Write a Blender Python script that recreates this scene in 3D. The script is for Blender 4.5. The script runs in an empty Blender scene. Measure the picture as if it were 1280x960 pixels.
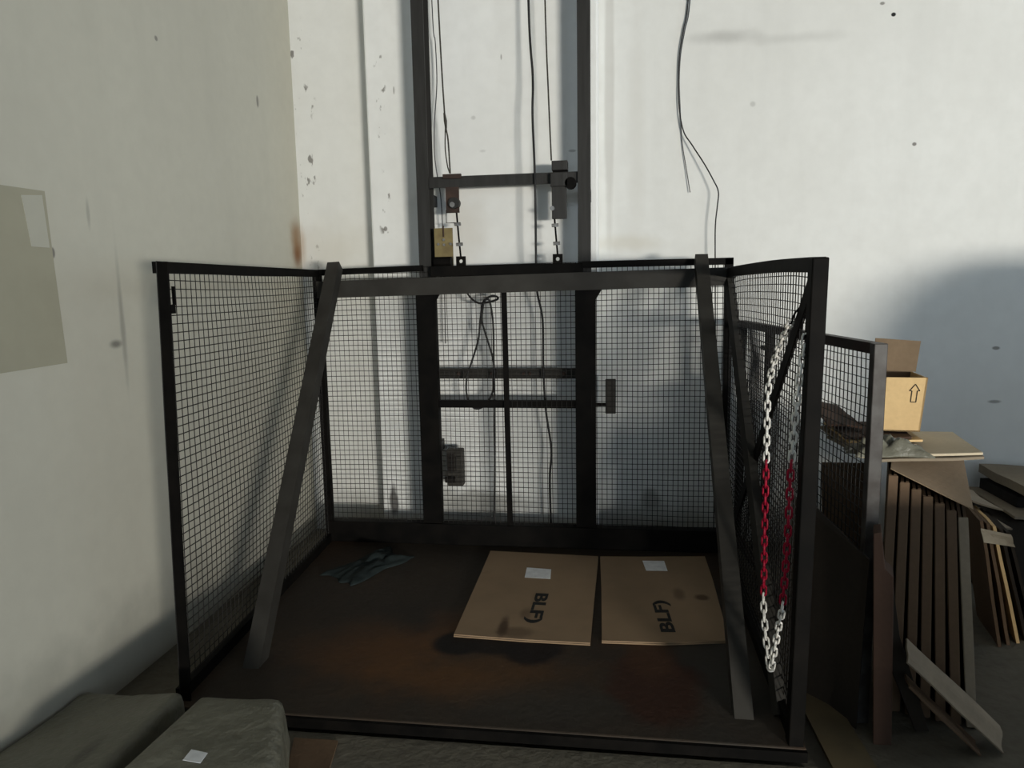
import bpy, bmesh, math, random
from mathutils import Vector, Matrix, noise

random.seed(7)
scene = bpy.context.scene
COL = scene.collection

# ------------------------------------------------------------------ camera
cam_d = bpy.data.cameras.new('camera')
cam_d.sensor_width = 36.0
cam_d.lens = 887.0 / 1280.0 * 36.0
cam_d.clip_start = 0.02
cam = bpy.data.objects.new('camera', cam_d)
COL.objects.link(cam)
R_ = (0.99076, 0.1345, -0.01738)
U_ = (-0.0007, 0.13319, 0.99109)
F_ = (-0.13561, 0.98192, -0.13206)
cam.matrix_world = Matrix(((R_[0], U_[0], -F_[0], 0.0),
                           (R_[1], U_[1], -F_[1], -3.786),
                           (R_[2], U_[2], -F_[2], 1.5),
                           (0, 0, 0, 1)))
scene.camera = cam

# ------------------------------------------------------------------ world (cool ambient daylight)
world = bpy.data.worlds.new('world')
scene.world = world
world.use_nodes = True
bg = world.node_tree.nodes['Background']
bg.inputs[0].default_value = (0.70, 0.84, 0.97, 1)
bg.inputs[1].default_value = 2.1

# ------------------------------------------------------------------ daylight from a doorway far behind, to the right
def area_light(name, loc, target, sx, sy, power, color):
    d = bpy.data.lights.new(name, 'AREA')
    d.shape = 'RECTANGLE'
    d.size, d.size_y = sx, sy
    d.energy = power
    d.color = color
    o = bpy.data.objects.new(name, d)
    COL.objects.link(o)
    o.location = loc
    o.rotation_euler = (Vector(target) - Vector(loc)).to_track_quat('-Z', 'Y').to_euler()
    return o
area_light('daylight_from_doorway', (5.4, -11.0, 1.05), (-0.5, 0.3, 1.5), 1.9, 0.6, 1080, (1.0, 0.95, 0.85))

vs = scene.view_settings
scene.display_settings.display_device = 'sRGB'
vs.view_transform = 'Standard'
vs.look = 'None'
vs.exposure = 0.0
vs.gamma = 1.0
vs.use_curve_mapping = False

# ------------------------------------------------------------------ mesh helpers
class MB:
    """Collects shapes in world coordinates; build() links them as one mesh object."""
    def __init__(self):
        self.v, self.f, self.smooth = [], [], []
    def add(self, vs_, fs, smooth=False):
        n = len(self.v)
        self.v += [Vector(p) for p in vs_]
        self.f += [tuple(i + n for i in f) for f in fs]
        self.smooth += [smooth] * len(fs)
        return self
    def hexa(self, b, t):
        return self.add(list(b) + list(t), [(3, 2, 1, 0), (4, 5, 6, 7), (0, 1, 5, 4), (1, 2, 6, 5), (2, 3, 7, 6), (3, 0, 4, 7)])
    def box(self, x0, x1, y0, y1, z0, z1):
        return self.hexa([(x0, y0, z0), (x1, y0, z0), (x1, y1, z0), (x0, y1, z0)],
                         [(x0, y0, z1), (x1, y0, z1), (x1, y1, z1), (x0, y1, z1)])
    def bar(self, p0, p1, w, h, side=(1, 0, 0), ow=0.0, oh=0.0):
        """box between two points, w along `side`, h along the third direction"""
        p0, p1 = Vector(p0), Vector(p1)
        d = (p1 - p0).normalized()
        s = Vector(side); s = (s - d * s.dot(d)).normalized()
        u = d.cross(s)
        c = []
        for p in (p0, p1):
            c.append([p + s * (ow + a * w / 2) + u * (oh + b * h / 2) for a, b in ((-1, -1), (1, -1), (1, 1), (-1, 1))])
        return self.hexa(c[0], c[1])
    def angle(self, p0, p1, w, t, d1, d2):
        """L section: two thin legs from the corner line p0-p1 along d1 and d2"""
        p0, p1 = Vector(p0), Vector(p1)
        d = (p1 - p0).normalized()
        a = Vector(d1); a = (a - d * a.dot(d)).normalized()
        b = Vector(d2); b = (b - d * b.dot(d) - a * b.dot(a)).normalized()
        prof = [(0, 0), (w, 0), (w, t), (t, t), (t, w), (0, w)]
        n = 6
        vs_ = [p + a * x + b * y for p in (p0, p1) for x, y in prof]
        fs = [(i, (i + 1) % n, n + (i + 1) % n, n + i) for i in range(n)]
        fs += [(0, 3, 2, 1), (0, 5, 4, 3), (6, 7, 8, 9), (6, 9, 10, 11)]
        return self.add(vs_, fs)
    def tube(self, pts, r, n=6, cap=True, smooth=True):
        pts = [Vector(p) for p in pts]
        vs_, m = [], len(pts)
        ref = Vector((0.31, 0.87, 0.17))
        for i, p in enumerate(pts):
            d = (pts[min(i + 1, m - 1)] - pts[max(i - 1, 0)]).normalized()
            s = d.cross(ref)
            if s.length < 1e-4: s = d.cross(Vector((1, 0, 0)))
            s.normalize(); u = d.cross(s)
            rr = r[i] if isinstance(r, (list, tuple)) else r
            vs_ += [p + (s * math.cos(2 * math.pi * k / n) + u * math.sin(2 * math.pi * k / n)) * rr for k in range(n)]
        fs = [(i * n + k, i * n + (k + 1) % n, (i + 1) * n + (k + 1) % n, (i + 1) * n + k) for i in range(m - 1) for k in range(n)]
        if cap:
            fs += [tuple(range(n))[::-1], tuple((m - 1) * n + k for k in range(n))]
        return self.add(vs_, fs, smooth)
    def cyl(self, p0, p1, r, n=12):
        return self.tube([p0, p1], r, n, True, False)
    def prism(self, poly, ext):
        """polygon (list of points) pushed along a vector"""
        e = Vector(ext); n = len(poly)
        a = [Vector(p) for p in poly]; b = [p + e for p in a]
        fs = [tuple(range(n))[::-1], tuple(range(n, 2 * n))]
        fs += [(i, (i + 1) % n, n + (i + 1) % n, n + i) for i in range(n)]
        return self.add(a + b, fs)
    def sheet(self, c00, c10, c11, c01, t, nu=8, nv=8, bend=0.0, wob=0.0, seed=0.0):
        """board of thickness t over four corners, gently bent and warped"""
        c00, c10, c11, c01 = map(Vector, (c00, c10, c11, c01))
        nrm = (c10 - c00).cross(c01 - c00).normalized()
        top, bot = [], []
        for j in range(nv + 1):
            for i in range(nu + 1):
                u, v = i / nu, j / nv
                p = (c00 * (1 - u) + c10 * u) * (1 - v) + (c01 * (1 - u) + c11 * u) * v
                d = bend * 4 * u * (1 - u) + wob * noise.noise(Vector((u * 2.1 + seed, v * 2.1, seed * 3.3)))
                top.append(p + nrm * (d + t / 2)); bot.append(p + nrm * (d - t / 2))
        n = len(top); w = nu + 1
        fs = []
        for j in range(nv):
            for i in range(nu):
                a = j * w + i
                fs.append((a, a + 1, a + w + 1, a + w)); fs.append((n + a, n + a + w, n + a + w + 1, n + a + 1))
        for i in range(nu):
            fs.append((i, n + i, n + i + 1, i + 1)); a = nv * w + i; fs.append((a, a + 1, n + a + 1, n + a))
        for j in range(nv):
            a = j * w; fs.append((a, a + w, n + a + w, n + a)); a += nu; fs.append((a, n + a, n + a + w, a + w))
        return self.add(top + bot, fs)
    def build(self, name, mat, parent=None, kind=None, bevel=0.0, label=None):
        off = BASE.get(parent, Vector((0, 0, 0))) if parent else Vector((0, 0, 0))
        me = bpy.data.meshes.new(name)
        me.from_pydata([v - off for v in self.v], [], self.f)
        me.materials.append(mat)
        me.polygons.foreach_set('use_smooth', self.smooth)
        me.update()
        bm = bmesh.new(); bm.from_mesh(me); bmesh.ops.recalc_face_normals(bm, faces=bm.faces); bm.to_mesh(me); bm.free()
        o = bpy.data.objects.new(name, me)
        COL.objects.link(o)
        if parent:
            o.parent = parent
            BASE[o] = off
        if kind: o['kind'] = kind
        if label: o['label'] = label
        if bevel:
            m = o.modifiers.new('bevel', 'BEVEL'); m.width = bevel; m.segments = 2; m.limit_method = 'ANGLE'
        return o
BASE = {}

def thing(name, label, cat, base, group=None):
    o = bpy.data.objects.new(name, None)
    o.empty_display_size = 0.1
    COL.objects.link(o)
    o.location = base
    BASE[o] = Vector(base)
    o['label'] = label; o['category'] = cat
    if group: o['group'] = group
    return o
def tag(o, label, cat, group=None):
    o['label'] = label; o['category'] = cat
    if group: o['group'] = group
    return o
def settle(o):
    """put a one-mesh thing's origin at its base centre"""
    me = o.data
    xs = [v.co for v in me.vertices]
    c = Vector(((min(v.x for v in xs) + max(v.x for v in xs)) / 2, (min(v.y for v in xs) + max(v.y for v in xs)) / 2, min(v.z for v in xs)))
    me.transform(Matrix.Translation(-c)); o.location = c
    return o
def smooth_path(pts, n=6):
    P = [Vector(p) for p in pts]; out = []
    for i in range(len(P) - 1):
        a, b, c, d = P[max(i - 1, 0)], P[i], P[i + 1], P[min(i + 2, len(P) - 1)]
        for k in range(n):
            t = k / n
            out.append(0.5 * ((2 * b) + (c - a) * t + (2 * a - 5 * b + 4 * c - d) * t * t + (3 * b - a - 3 * c + d) * t ** 3))
    out.append(P[-1])
    return out

# ------------------------------------------------------------------ materials
def new_mat(name):
    m = bpy.data.materials.new(name); m.use_nodes = True
    nt = m.node_tree
    return m, nt, nt.nodes['Principled BSDF']
def coords(nt):
    return nt.nodes.new('ShaderNodeTexCoord').outputs['Object']
def noise_fac(nt, co, scale, detail=4, lo=0.35, hi=0.65, stretch=None):
    if stretch:
        mp = nt.nodes.new('ShaderNodeMapping'); mp.inputs['Scale'].default_value = stretch
        nt.links.new(co, mp.inputs[0]); co = mp.outputs[0]
    n = nt.nodes.new('ShaderNodeTexNoise'); n.inputs['Scale'].default_value = scale; n.inputs['Detail'].default_value = detail
    nt.links.new(co, n.inputs['Vector'])
    r = nt.nodes.new('ShaderNodeMapRange'); r.inputs[1].default_value = lo; r.inputs[2].default_value = hi
    nt.links.new(n.outputs['Fac'], r.inputs[0])
    return r.outputs[0]
def mix(nt, fac, a, b, amount=1.0):
    m = nt.nodes.new('ShaderNodeMix'); m.data_type = 'RGBA'
    if amount != 1.0:
        k = nt.nodes.new('ShaderNodeMath'); k.operation = 'MULTIPLY'; k.inputs[1].default_value = amount
        nt.links.new(fac, k.inputs[0]); fac = k.outputs[0]
    nt.links.new(fac, m.inputs[0])
    for s, i in ((a, 6), (b, 7)):
        if isinstance(s, tuple): m.inputs[i].default_value = (*s, 1)
        else: nt.links.new(s, m.inputs[i])
    return m.outputs[2]
def blot(nt, co, centre, radii, soft=0.6, wob=0.25, wscale=6.0):
    """mask of an irregular stain or painted shadow: 1 inside the ellipsoid, 0 outside"""
    nz = nt.nodes.new('ShaderNodeTexNoise'); nz.inputs['Scale'].default_value = wscale; nz.inputs['Detail'].default_value = 5
    nt.links.new(co, nz.inputs['Vector'])
    s = nt.nodes.new('ShaderNodeVectorMath'); s.operation = 'SUBTRACT'; s.inputs[1].default_value = centre
    nt.links.new(co, s.inputs[0])
    d = nt.nodes.new('ShaderNodeVectorMath'); d.operation = 'DIVIDE'; d.inputs[1].default_value = radii
    nt.links.new(s.outputs[0], d.inputs[0])
    l = nt.nodes.new('ShaderNodeVectorMath'); l.operation = 'LENGTH'
    nt.links.new(d.outputs[0], l.inputs[0])
    a = nt.nodes.new('ShaderNodeMath'); a.operation = 'MULTIPLY_ADD'; a.inputs[1].default_value = wob * 4; a.inputs[2].default_value = -wob * 2
    nt.links.new(nz.outputs['Fac'], a.inputs[0])
    b = nt.nodes.new('ShaderNodeMath'); b.operation = 'ADD'
    nt.links.new(l.outputs['Value'], b.inputs[0]); nt.links.new(a.outputs[0], b.inputs[1])
    r = nt.nodes.new('ShaderNodeMapRange'); r.interpolation_type = 'SMOOTHSTEP'
    r.inputs[1].default_value = 1.0 - soft; r.inputs[2].default_value = 1.0 + soft * 0.5; r.inputs[3].default_value = 1; r.inputs[4].default_value = 0
    nt.links.new(b.outputs[0], r.inputs[0])
    return r.outputs[0]
def bump(nt, bs, fac, strength, dist=0.01):
    b = nt.nodes.new('ShaderNodeBump'); b.inputs['Strength'].default_value = strength; b.inputs['Distance'].default_value = dist
    nt.links.new(fac, b.inputs['Height']); nt.links.new(b.outputs[0], bs.inputs['Normal'])
def finish(nt, bs, col, rough=0.6, metal=0.0, spec=0.25):
    bs.inputs['Specular IOR Level'].default_value = spec
    if isinstance(col, tuple): bs.inputs['Base Color'].default_value = (*col, 1)
    else: nt.links.new(col, bs.inputs['Base Color'])
    bs.inputs['Roughness'].default_value = rough; bs.inputs['Metallic'].default_value = metal

def plain(name, c1, c2, scale=8, rough=0.6, metal=0.0, b=0.0, stretch=None, spec=0.2):
    m, nt, bs = new_mat(name); co = coords(nt)
    f = noise_fac(nt, co, scale, 5, stretch=stretch)
    finish(nt, bs, mix(nt, f, c1, c2), rough, metal, spec)
    if b: bump(nt, bs, f, b, 0.004)
    return m

def wall_mat(name, stains_and_shade, c1=(0.72, 0.725, 0.70), c2=(0.66, 0.66, 0.63)):
    m, nt, bs = new_mat(name); co = coords(nt)
    f1 = noise_fac(nt, co, 0.9, 4, 0.3, 0.7); f2 = noise_fac(nt, co, 14, 6, 0.35, 0.75)
    col = mix(nt, f1, c1, c2); col = mix(nt, f2, col, tuple(x * 0.9 for x in c2), 0.35)
    f3 = noise_fac(nt, co, 2.2, 4, 0.5, 0.8, (3.0, 3.0, 0.35))
    col = mix(nt, f3, col, tuple(x * 0.88 for x in c2), 0.4)
    fleck = None
    for centre, radii, colour, amount, soft, wob in stains_and_shade:
        f = blot(nt, co, centre, radii, soft, min(wob, 0.5))
        if wob > 0.6:
            if fleck is None: fleck = noise_fac(nt, co, 26, 3, 0.60, 0.66, (1.0, 1.0, 0.55))
            k = nt.nodes.new('ShaderNodeMath'); k.operation = 'MULTIPLY'
            nt.links.new(f, k.inputs[0]); nt.links.new(fleck, k.inputs[1]); f = k.outputs[0]
        col = mix(nt, f, col, colour, amount)
    finish(nt, bs, col, 0.85)
    bump(nt, bs, noise_fac(nt, co, 18, 5, 0.3, 0.7), 0.05, 0.004)
    return m

GREY = (0.27, 0.265, 0.25); CHIP = (0.16, 0.15, 0.135); RUST = (0.28, 0.12, 0.03)
m_wall_back = wall_mat('painted_plaster', [
    ((0.62, 0.4, 2.84), (0.18, 0.3, 0.035), GREY, 0.45, 0.9, 0.3),
    ((0.92, 0.4, 2.81), (0.34, 0.3, 0.03), GREY, 0.22, 0.9, 0.35),
    ((1.478, 0.4, 2.896), (0.013, 0.1, 0.011), (0.02, 0.02, 0.02), 1.0, 0.3, 0.1),
    ((1.42, 0.4, 2.955), (0.014, 0.1, 0.009), CHIP, 0.8, 0.4, 0.1),
    ((0.776, 0.4, 2.481), (0.014, 0.1, 0.014), GREY, 0.4, 0.6, 0.2),
    ((1.616, 0.4, 2.233), (0.012, 0.1, 0.010), CHIP, 0.9, 0.4, 0.1),
    ((2.093, 0.4, 1.137), (0.02, 0.1, 0.010), CHIP, 0.8, 0.4, 0.1),
    ((2.104, 0.4, 0.841), (0.035, 0.1, 0.010), CHIP, 0.7, 0.5, 0.1),
    ((0.254, 0.4, 0.24), (0.06, 0.1, 0.07), CHIP, 0.6, 0.6, 0.3),
    ((0.0, 0.4, 2.6), (0.03, 0.3, 0.9), (0.48, 0.47, 0.44), 0.6, 0.4, 0.1),
    ((0.15, 0.4, 2.3), (0.05, 0.3, 0.7), (0.58, 0.57, 0.53), 0.4, 0.8, 0.2),
    ((0.10, 0.4, 1.75), (0.22, 0.3, 0.05), (0.55, 0.52, 0.44), 0.5, 0.9, 0.3),
    ((-1.80, 0.4, 2.62), (0.07, 0.2, 0.12), CHIP, 0.9, 0.3, 0.7),
    ((-1.80, 0.4, 2.95), (0.06, 0.2, 0.20), CHIP, 0.9, 0.3, 0.8),
    ((-1.79, 0.4, 2.30), (0.05, 0.2, 0.30), CHIP, 0.85, 0.3, 0.85),
    ((-1.77, 0.4, 1.82), (0.05, 0.2, 0.16), CHIP, 0.85, 0.3, 0.8),
    ((-1.86, 0.4, 1.78), (0.03, 0.2, 0.12), (0.34, 0.19, 0.07), 0.5, 0.9, 0.25),
    ((-1.62, 0.4, 1.75), (0.25, 0.2, 0.20), (0.58, 0.55, 0.47), 0.5, 0.9, 0.3),
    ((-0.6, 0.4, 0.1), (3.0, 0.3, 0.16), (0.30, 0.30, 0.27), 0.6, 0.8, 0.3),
])
m_pilaster = wall_mat('pilaster_plaster', [
    ((-0.75, 0.26, 2.451), (0.014, 0.1, 0.012), GREY, 0.4, 0.6, 0.2),
    ((-0.587, 0.26, 2.764), (0.005, 0.1, 0.016), CHIP, 0.6, 0.5, 0.4),
    ((-0.70, 0.26, 2.27), (0.02, 0.1, 0.009), GREY, 0.3, 0.7, 0.3),
    ((-1.29, 0.26, 2.45), (0.04, 0.1, 0.28), CHIP, 0.9, 0.3, 0.75),
    ((-1.27, 0.26, 2.02), (0.05, 0.1, 0.26), CHIP, 0.85, 0.3, 0.85),
    ((-1.28, 0.26, 1.86), (0.011, 0.1, 0.014), CHIP, 0.8, 0.3, 0.3),
    ((-1.20, 0.26, 2.62), (0.004, 0.1, 0.02), CHIP, 0.6, 0.4, 0.4),
    ((-0.20, 0.26, 2.25), (0.02, 0.1, 0.007), CHIP, 0.5, 0.5, 0.5),
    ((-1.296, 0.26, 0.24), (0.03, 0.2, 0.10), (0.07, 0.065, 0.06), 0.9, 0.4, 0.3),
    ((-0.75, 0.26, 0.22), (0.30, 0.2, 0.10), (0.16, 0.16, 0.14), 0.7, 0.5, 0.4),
    ((-0.80, 0.26, 1.85), (0.12, 0.2, 0.2), (0.56, 0.53, 0.47), 0.5, 0.9, 0.4),
], c1=(0.78, 0.79, 0.775), c2=(0.71, 0.715, 0.695))
m_wall_left = wall_mat('left_plaster', [
    ((-1.86, -1.316, 1.32), (0.1, 0.035, 0.016), (0.13, 0.125, 0.11), 0.8, 0.8, 0.2),
    ((-1.86, -1.27, 1.40), (0.1, 0.014, 0.28), (0.22, 0.215, 0.19), 0.6, 0.9, 0.3),  # faint vertical shadow painted into the wall colour
    ((-1.86, -1.585, 1.649), (0.1, 0.010, 0.018), CHIP, 0.9, 0.4, 0.3),
    ((-1.86, -0.908, 2.556), (0.1, 0.012, 0.012), CHIP, 0.8, 0.4, 0.2),
    ((-1.86, -1.40, 1.80), (0.1, 0.010, 0.06), (0.18,0.175,0.155), 0.4, 0.7, 0.3),
    ((-1.86, -0.05, 2.52), (0.1, 0.012, 0.03), CHIP, 0.8, 0.4, 0.5),
    ((-1.86, 0.33, 1.80), (0.1, 0.085, 0.15), (0.24, 0.12, 0.04), 0.8, 0.9, 0.25),
    ((-1.86, 0.34, 1.73), (0.1, 0.06, 0.07), (0.18, 0.07, 0.02), 0.8, 0.9, 0.2),
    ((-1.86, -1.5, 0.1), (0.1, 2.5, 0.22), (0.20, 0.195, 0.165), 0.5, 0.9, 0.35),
], c1=(0.54, 0.525, 0.445), c2=(0.485, 0.47, 0.40))

m_floor, nt, bs = new_mat('concrete_floor'); co = coords(nt)
c = mix(nt, noise_fac(nt, co, 2.0, 6, 0.3, 0.7), (0.13, 0.118, 0.092), (0.10, 0.092, 0.072))
c = mix(nt, noise_fac(nt, co, 22, 6, 0.45, 0.7), c, (0.070, 0.062, 0.050), 0.5)
finish(nt, bs, c, 0.8); bump(nt, bs, noise_fac(nt, co, 40, 6), 0.25, 0.006)

m_ceiling = plain('ceiling_concrete', (0.12, 0.12, 0.12), (0.09, 0.09, 0.09), 2, 0.9)

# steel deck: mill scale, rust blooms and soaked-in oil
m_deck, nt, bs = new_mat('rusty_steel_deck')
sh = nt.nodes.new('ShaderNodeVectorMath'); sh.operation = 'ADD'; sh.inputs[1].default_value = (-0.5, -0.8, 0.0)   # object origin of the lift cage
nt.links.new(coords(nt), sh.inputs[0]); co = sh.outputs[0]
c = mix(nt, noise_fac(nt, co, 3.0, 6, 0.35, 0.65), (0.0322, 0.0235, 0.0161), (0.0225, 0.0174, 0.0129))
c = mix(nt, noise_fac(nt, co, 1.6, 5, 0.50, 0.68), c, (0.0483, 0.0225, 0.0084), 0.7)
for ce, ra, cl, am, so, wo in [
    ((-0.97, -1.20, 0.08), (0.34, 0.22, 0.2), (0.1149, 0.0466, 0.0121), 0.65, 0.9, 0.35),
    ((-0.62, -1.40, 0.08), (0.30, 0.14, 0.2), (0.1095, 0.0466, 0.0131), 0.65, 0.9, 0.35),
    ((-0.40, -1.30, 0.08), (0.34, 0.18, 0.2), (0.0932, 0.0437, 0.0143), 0.6, 0.9, 0.35),
    ((-0.62, -1.02, 0.08), (0.16, 0.20, 0.2), (0.0932, 0.0411, 0.0143), 0.6, 0.9, 0.35),
    ((0.45, -1.35, 0.08), (0.22, 0.5, 0.2), (0.0370, 0.0354, 0.0306), 0.7, 0.9, 0.2),
    ((-0.20, -1.50, 0.08), (0.35, 0.12, 0.2), (0.0370, 0.0338, 0.0274), 0.5, 0.9, 0.2),
    ((0.17, -1.36, 0.08), (0.17, 0.26, 0.2), (0.0343, 0.0121, 0.0056), 0.95, 0.3, 0.22),
    ((0.16, -1.15, 0.08), (0.10, 0.20, 0.2), (0.0524, 0.0221, 0.0089), 0.8, 0.5, 0.2),
    ((-0.60, -1.125, 0.08), (0.11, 0.105, 0.2), (0.0032, 0.0023, 0.0020), 0.97, 0.25, 0.12),
    ((-0.47, -1.13, 0.08), (0.15, 0.08, 0.2), (0.0052, 0.0029, 0.0023), 0.9, 0.3, 0.12),
    ((-0.31, -1.13, 0.08), (0.135, 0.14, 0.2), (0.0058, 0.0029, 0.0026), 0.95, 0.25, 0.12),
    ((-1.30, -0.90, 0.08), (0.35, 0.6, 0.2), (0.0274, 0.0200, 0.0145), 0.6, 0.9, 0.2)]:
    c = mix(nt, blot(nt, co, ce, ra, so, wo, 7), c, cl, am)
finish(nt, bs, c, 0.75, 0.0); bump(nt, bs, noise_fac(nt, co, 30, 6), 0.25, 0.004)

m_black = plain('black_painted_steel', (0.0028, 0.0027, 0.0025), (0.0060, 0.0052, 0.0045), 12, 0.6, 0.0, 0.1, spec=0.06)
m_wire = plain('dark_wire', (0.0076, 0.0071, 0.0063), (0.0134, 0.0118, 0.0105), 20, 0.6)
m_grey = plain('grey_primed_steel', (0.0324, 0.0306, 0.0268), (0.0224, 0.0206, 0.0176), 9, 0.6, 0.0, 0.1)
m_mast = plain('mast_steel', (0.0299, 0.0292, 0.0279), (0.0207, 0.0202, 0.0187), 6, 0.55, 0.0, 0.1, (6, 6, 0.6))
m_post2 = plain('worn_galvanised_post', (0.0643, 0.0612, 0.0581), (0.0306, 0.0257, 0.0233), 16, 0.45, 0.0, 0.1)
m_rail2 = plain('dark_red_steel', (0.0105, 0.0060, 0.0054), (0.0180, 0.0072, 0.0060), 9, 0.55)
m_brownsteel = plain('brown_rusted_steel', (0.0504, 0.0302, 0.0227), (0.0252, 0.0176, 0.0151), 14, 0.6)
m_bright = plain('zinc_nut', (0.2880, 0.2816, 0.2688), (0.1920, 0.1856, 0.1792), 20, 0.35, 0.7)
m_rope = plain('greased_wire_rope', (0.0294, 0.0269, 0.0245), (0.0588, 0.0539, 0.0441), 60, 0.6)
m_cable = plain('black_cable', (0.014, 0.014, 0.015), (0.03, 0.03, 0.03), 15, 0.5)
m_greycable = plain('grey_cable', (0.0640, 0.0640, 0.0672), (0.0960, 0.0960, 0.0992), 15, 0.5)
m_plate = plain('yellowed_plate', (0.2048, 0.1638, 0.0750), (0.1365, 0.1024, 0.0478), 14, 0.55)
m_beige = plain('grey_beige_housing', (0.0429, 0.0395, 0.0334), (0.0279, 0.0257, 0.0215), 14, 0.6)
m_whitelink = plain('white_plastic', (0.86, 0.85, 0.80), (0.76, 0.74, 0.69), 25, 0.4)
m_redlink = plain('red_plastic', (0.3667, 0.0072, 0.0296), (0.2958, 0.0060, 0.0296), 25, 0.4)
m_rag = plain('blue_green_rag', (0.0180, 0.0252, 0.0252), (0.0099, 0.0153, 0.0158), 18, 0.9, 0.0, 0.4)
m_label = plain('paper_label', (0.7776, 0.7992, 0.8208), (0.6480, 0.6696, 0.6912), 30, 0.7)
m_ink = plain('black_ink', (0.012, 0.012, 0.012), (0.02, 0.02, 0.02), 30, 0.8)
m_tape = plain('clear_tape', (0.3465, 0.3024, 0.2268), (0.2835, 0.2394, 0.1764), 20, 0.12)
m_dark = plain('dark_interior', (0.012, 0.010, 0.009), (0.02, 0.017, 0.015), 10, 0.9)
m_plank = plain('drab_board', (0.1410, 0.1101, 0.0618), (0.0969, 0.0795, 0.0486), 5, 0.8, 0.0, 0.1)

def card(name, c1, c2, b=0.12):
    m, nt, bs = new_mat(name); co = coords(nt)
    f = noise_fac(nt, co, 5, 5, 0.3, 0.7); g = noise_fac(nt, co, 60, 3, 0.3, 0.7, (1, 1, 1))
    c = mix(nt, f, c1, c2); c = mix(nt, g, c, tuple(x * 0.82 for x in c2), 0.35)
    finish(nt, bs, c, 0.85); bump(nt, bs, g, b, 0.003)
    return m
m_card = card('kraft_cardboard', (0.6653, 0.4738, 0.2369), (0.6048, 0.4234, 0.2117))
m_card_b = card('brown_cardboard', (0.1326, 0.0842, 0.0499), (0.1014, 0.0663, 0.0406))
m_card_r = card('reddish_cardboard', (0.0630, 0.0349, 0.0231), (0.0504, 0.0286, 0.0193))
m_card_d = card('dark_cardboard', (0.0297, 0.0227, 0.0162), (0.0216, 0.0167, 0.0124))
m_card_g = card('greyed_cardboard', (0.2704, 0.2239, 0.1607), (0.2114, 0.1732, 0.1269))

# the two boards on the deck carry oil marks of their own
m_card_p = card('pale_cardboard', (0.56, 0.49, 0.36), (0.50, 0.43, 0.31))
m_card_s = card('plain_brown_cardboard', (0.23, 0.165, 0.105), (0.19, 0.14, 0.09))
m_card_f = card('flap_cardboard', (0.19, 0.135, 0.085), (0.16, 0.115, 0.072))
m_boxboard, nt, bs = new_mat('oil_marked_cardboard'); co = coords(nt)
c = mix(nt, noise_fac(nt, co, 5, 5, 0.3, 0.7), (0.265, 0.185, 0.115), (0.225, 0.157, 0.097))
for ce, ra, am in [((-0.44, -0.98, 0.09), (0.025, 0.09, 0.1), 0.9), ((-0.38, -1.03, 0.09), (0.09, 0.05, 0.1), 0.55), ((-0.36, -0.86, 0.09), (0.03, 0.06, 0.1), 0.4),
                   ((0.42, -0.62, 0.09), (0.03, 0.03, 0.1), 0.8), ((0.32, -0.60, 0.09), (0.03, 0.07, 0.1), 0.5)]:
    c = mix(nt, blot(nt, co, ce, ra, 0.6, 0.3, 9), c, (0.06, 0.034, 0.02), am)
finish(nt, bs, c, 0.85)

# grey plastic film over bundles
m_film, nt, bs = new_mat('grey_plastic_film'); co = coords(nt)
c = mix(nt, noise_fac(nt, co, 3, 5, 0.3, 0.7), (0.165, 0.162, 0.125), (0.130, 0.127, 0.098))
c = mix(nt, blot(nt, co, (-1.02, -2.23, 0.36), (0.06, 0.03, 0.2), 0.6, 0.3, 8), c, (0.06, 0.048, 0.034), 0.8)
c = mix(nt, blot(nt, co, (-1.52, -2.06, 0.2), (0.025, 0.10, 0.2), 0.7, 0.35, 8), c, (0.065, 0.062, 0.05), 0.7)
finish(nt, bs, c, 0.38); bump(nt, bs, noise_fac(nt, co, 14, 6, 0.3, 0.7), 0.35, 0.02)

# ------------------------------------------------------------------ setting
WY, WX = 0.40, -1.86
def struct(mb, name, mat, **k):
    o = mb.build(name, mat, **k); o['kind'] = 'structure'; return o
struct(MB().box(-2.1, 9, -12.5, 0.7, -0.15, 0.0), 'floor', m_floor)
wb = struct(MB().box(WX - 0.24, 9, WY, WY + 0.25, 0, 4.4), 'wall_back', m_wall_back)
wl = struct(MB().box(WX - 0.24, WX, -12.5, WY, 0, 4.4), 'wall_left', m_wall_left)
struct(MB().box(-2.1, 9, -12.5, 0.65, 4.4, 4.55), 'ceiling', m_ceiling)
struct(MB().prism([(WX, -1.690, 0.0), (0.640, -1.690, 0.0), (0.700, -3.6, 0.0), (WX, -3.6, 0.0)], (0, 0, 0.036)), 'trim_1', m_floor)
struct(MB().box(2.2, 2.35, -12.5, -7.25, 0, 4.4), 'added_shade_wall', m_wall_left)  # partition added out of view to dim the near left wall
pil = MB().box(-1.365, -0.06, 0.26, WY, 0, 4.4).build('pilaster', m_pilaster, wb, bevel=0.012)
# thin patch of old plaster on the left wall, with a paler corner
m_patch = wall_mat('old_plaster_patch', [], (0.37, 0.355, 0.27), (0.33, 0.315, 0.24))
m_patch2 = wall_mat('pale_plaster_patch', [], (0.46, 0.45, 0.38), (0.43, 0.42, 0.355))
MB().prism([(WX, -2.3, 1.835), (WX, -1.60, 1.85), (WX, -1.59, 1.60), (WX, -1.575, 1.275), (WX, -2.3, 1.265)], (0.006, 0, 0)).build('plaster_patch', m_patch, wl, label='drab square patch of old plaster')
MB().prism([(WX + 0.006, -1.70, 1.825), (WX + 0.006, -1.615, 1.835), (WX + 0.006, -1.605, 1.665), (WX + 0.006, -1.68, 1.665)], (0.002, 0, 0)).build('plaster_patch', m_patch2, wl, label='small paler patch at the corner')

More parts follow.
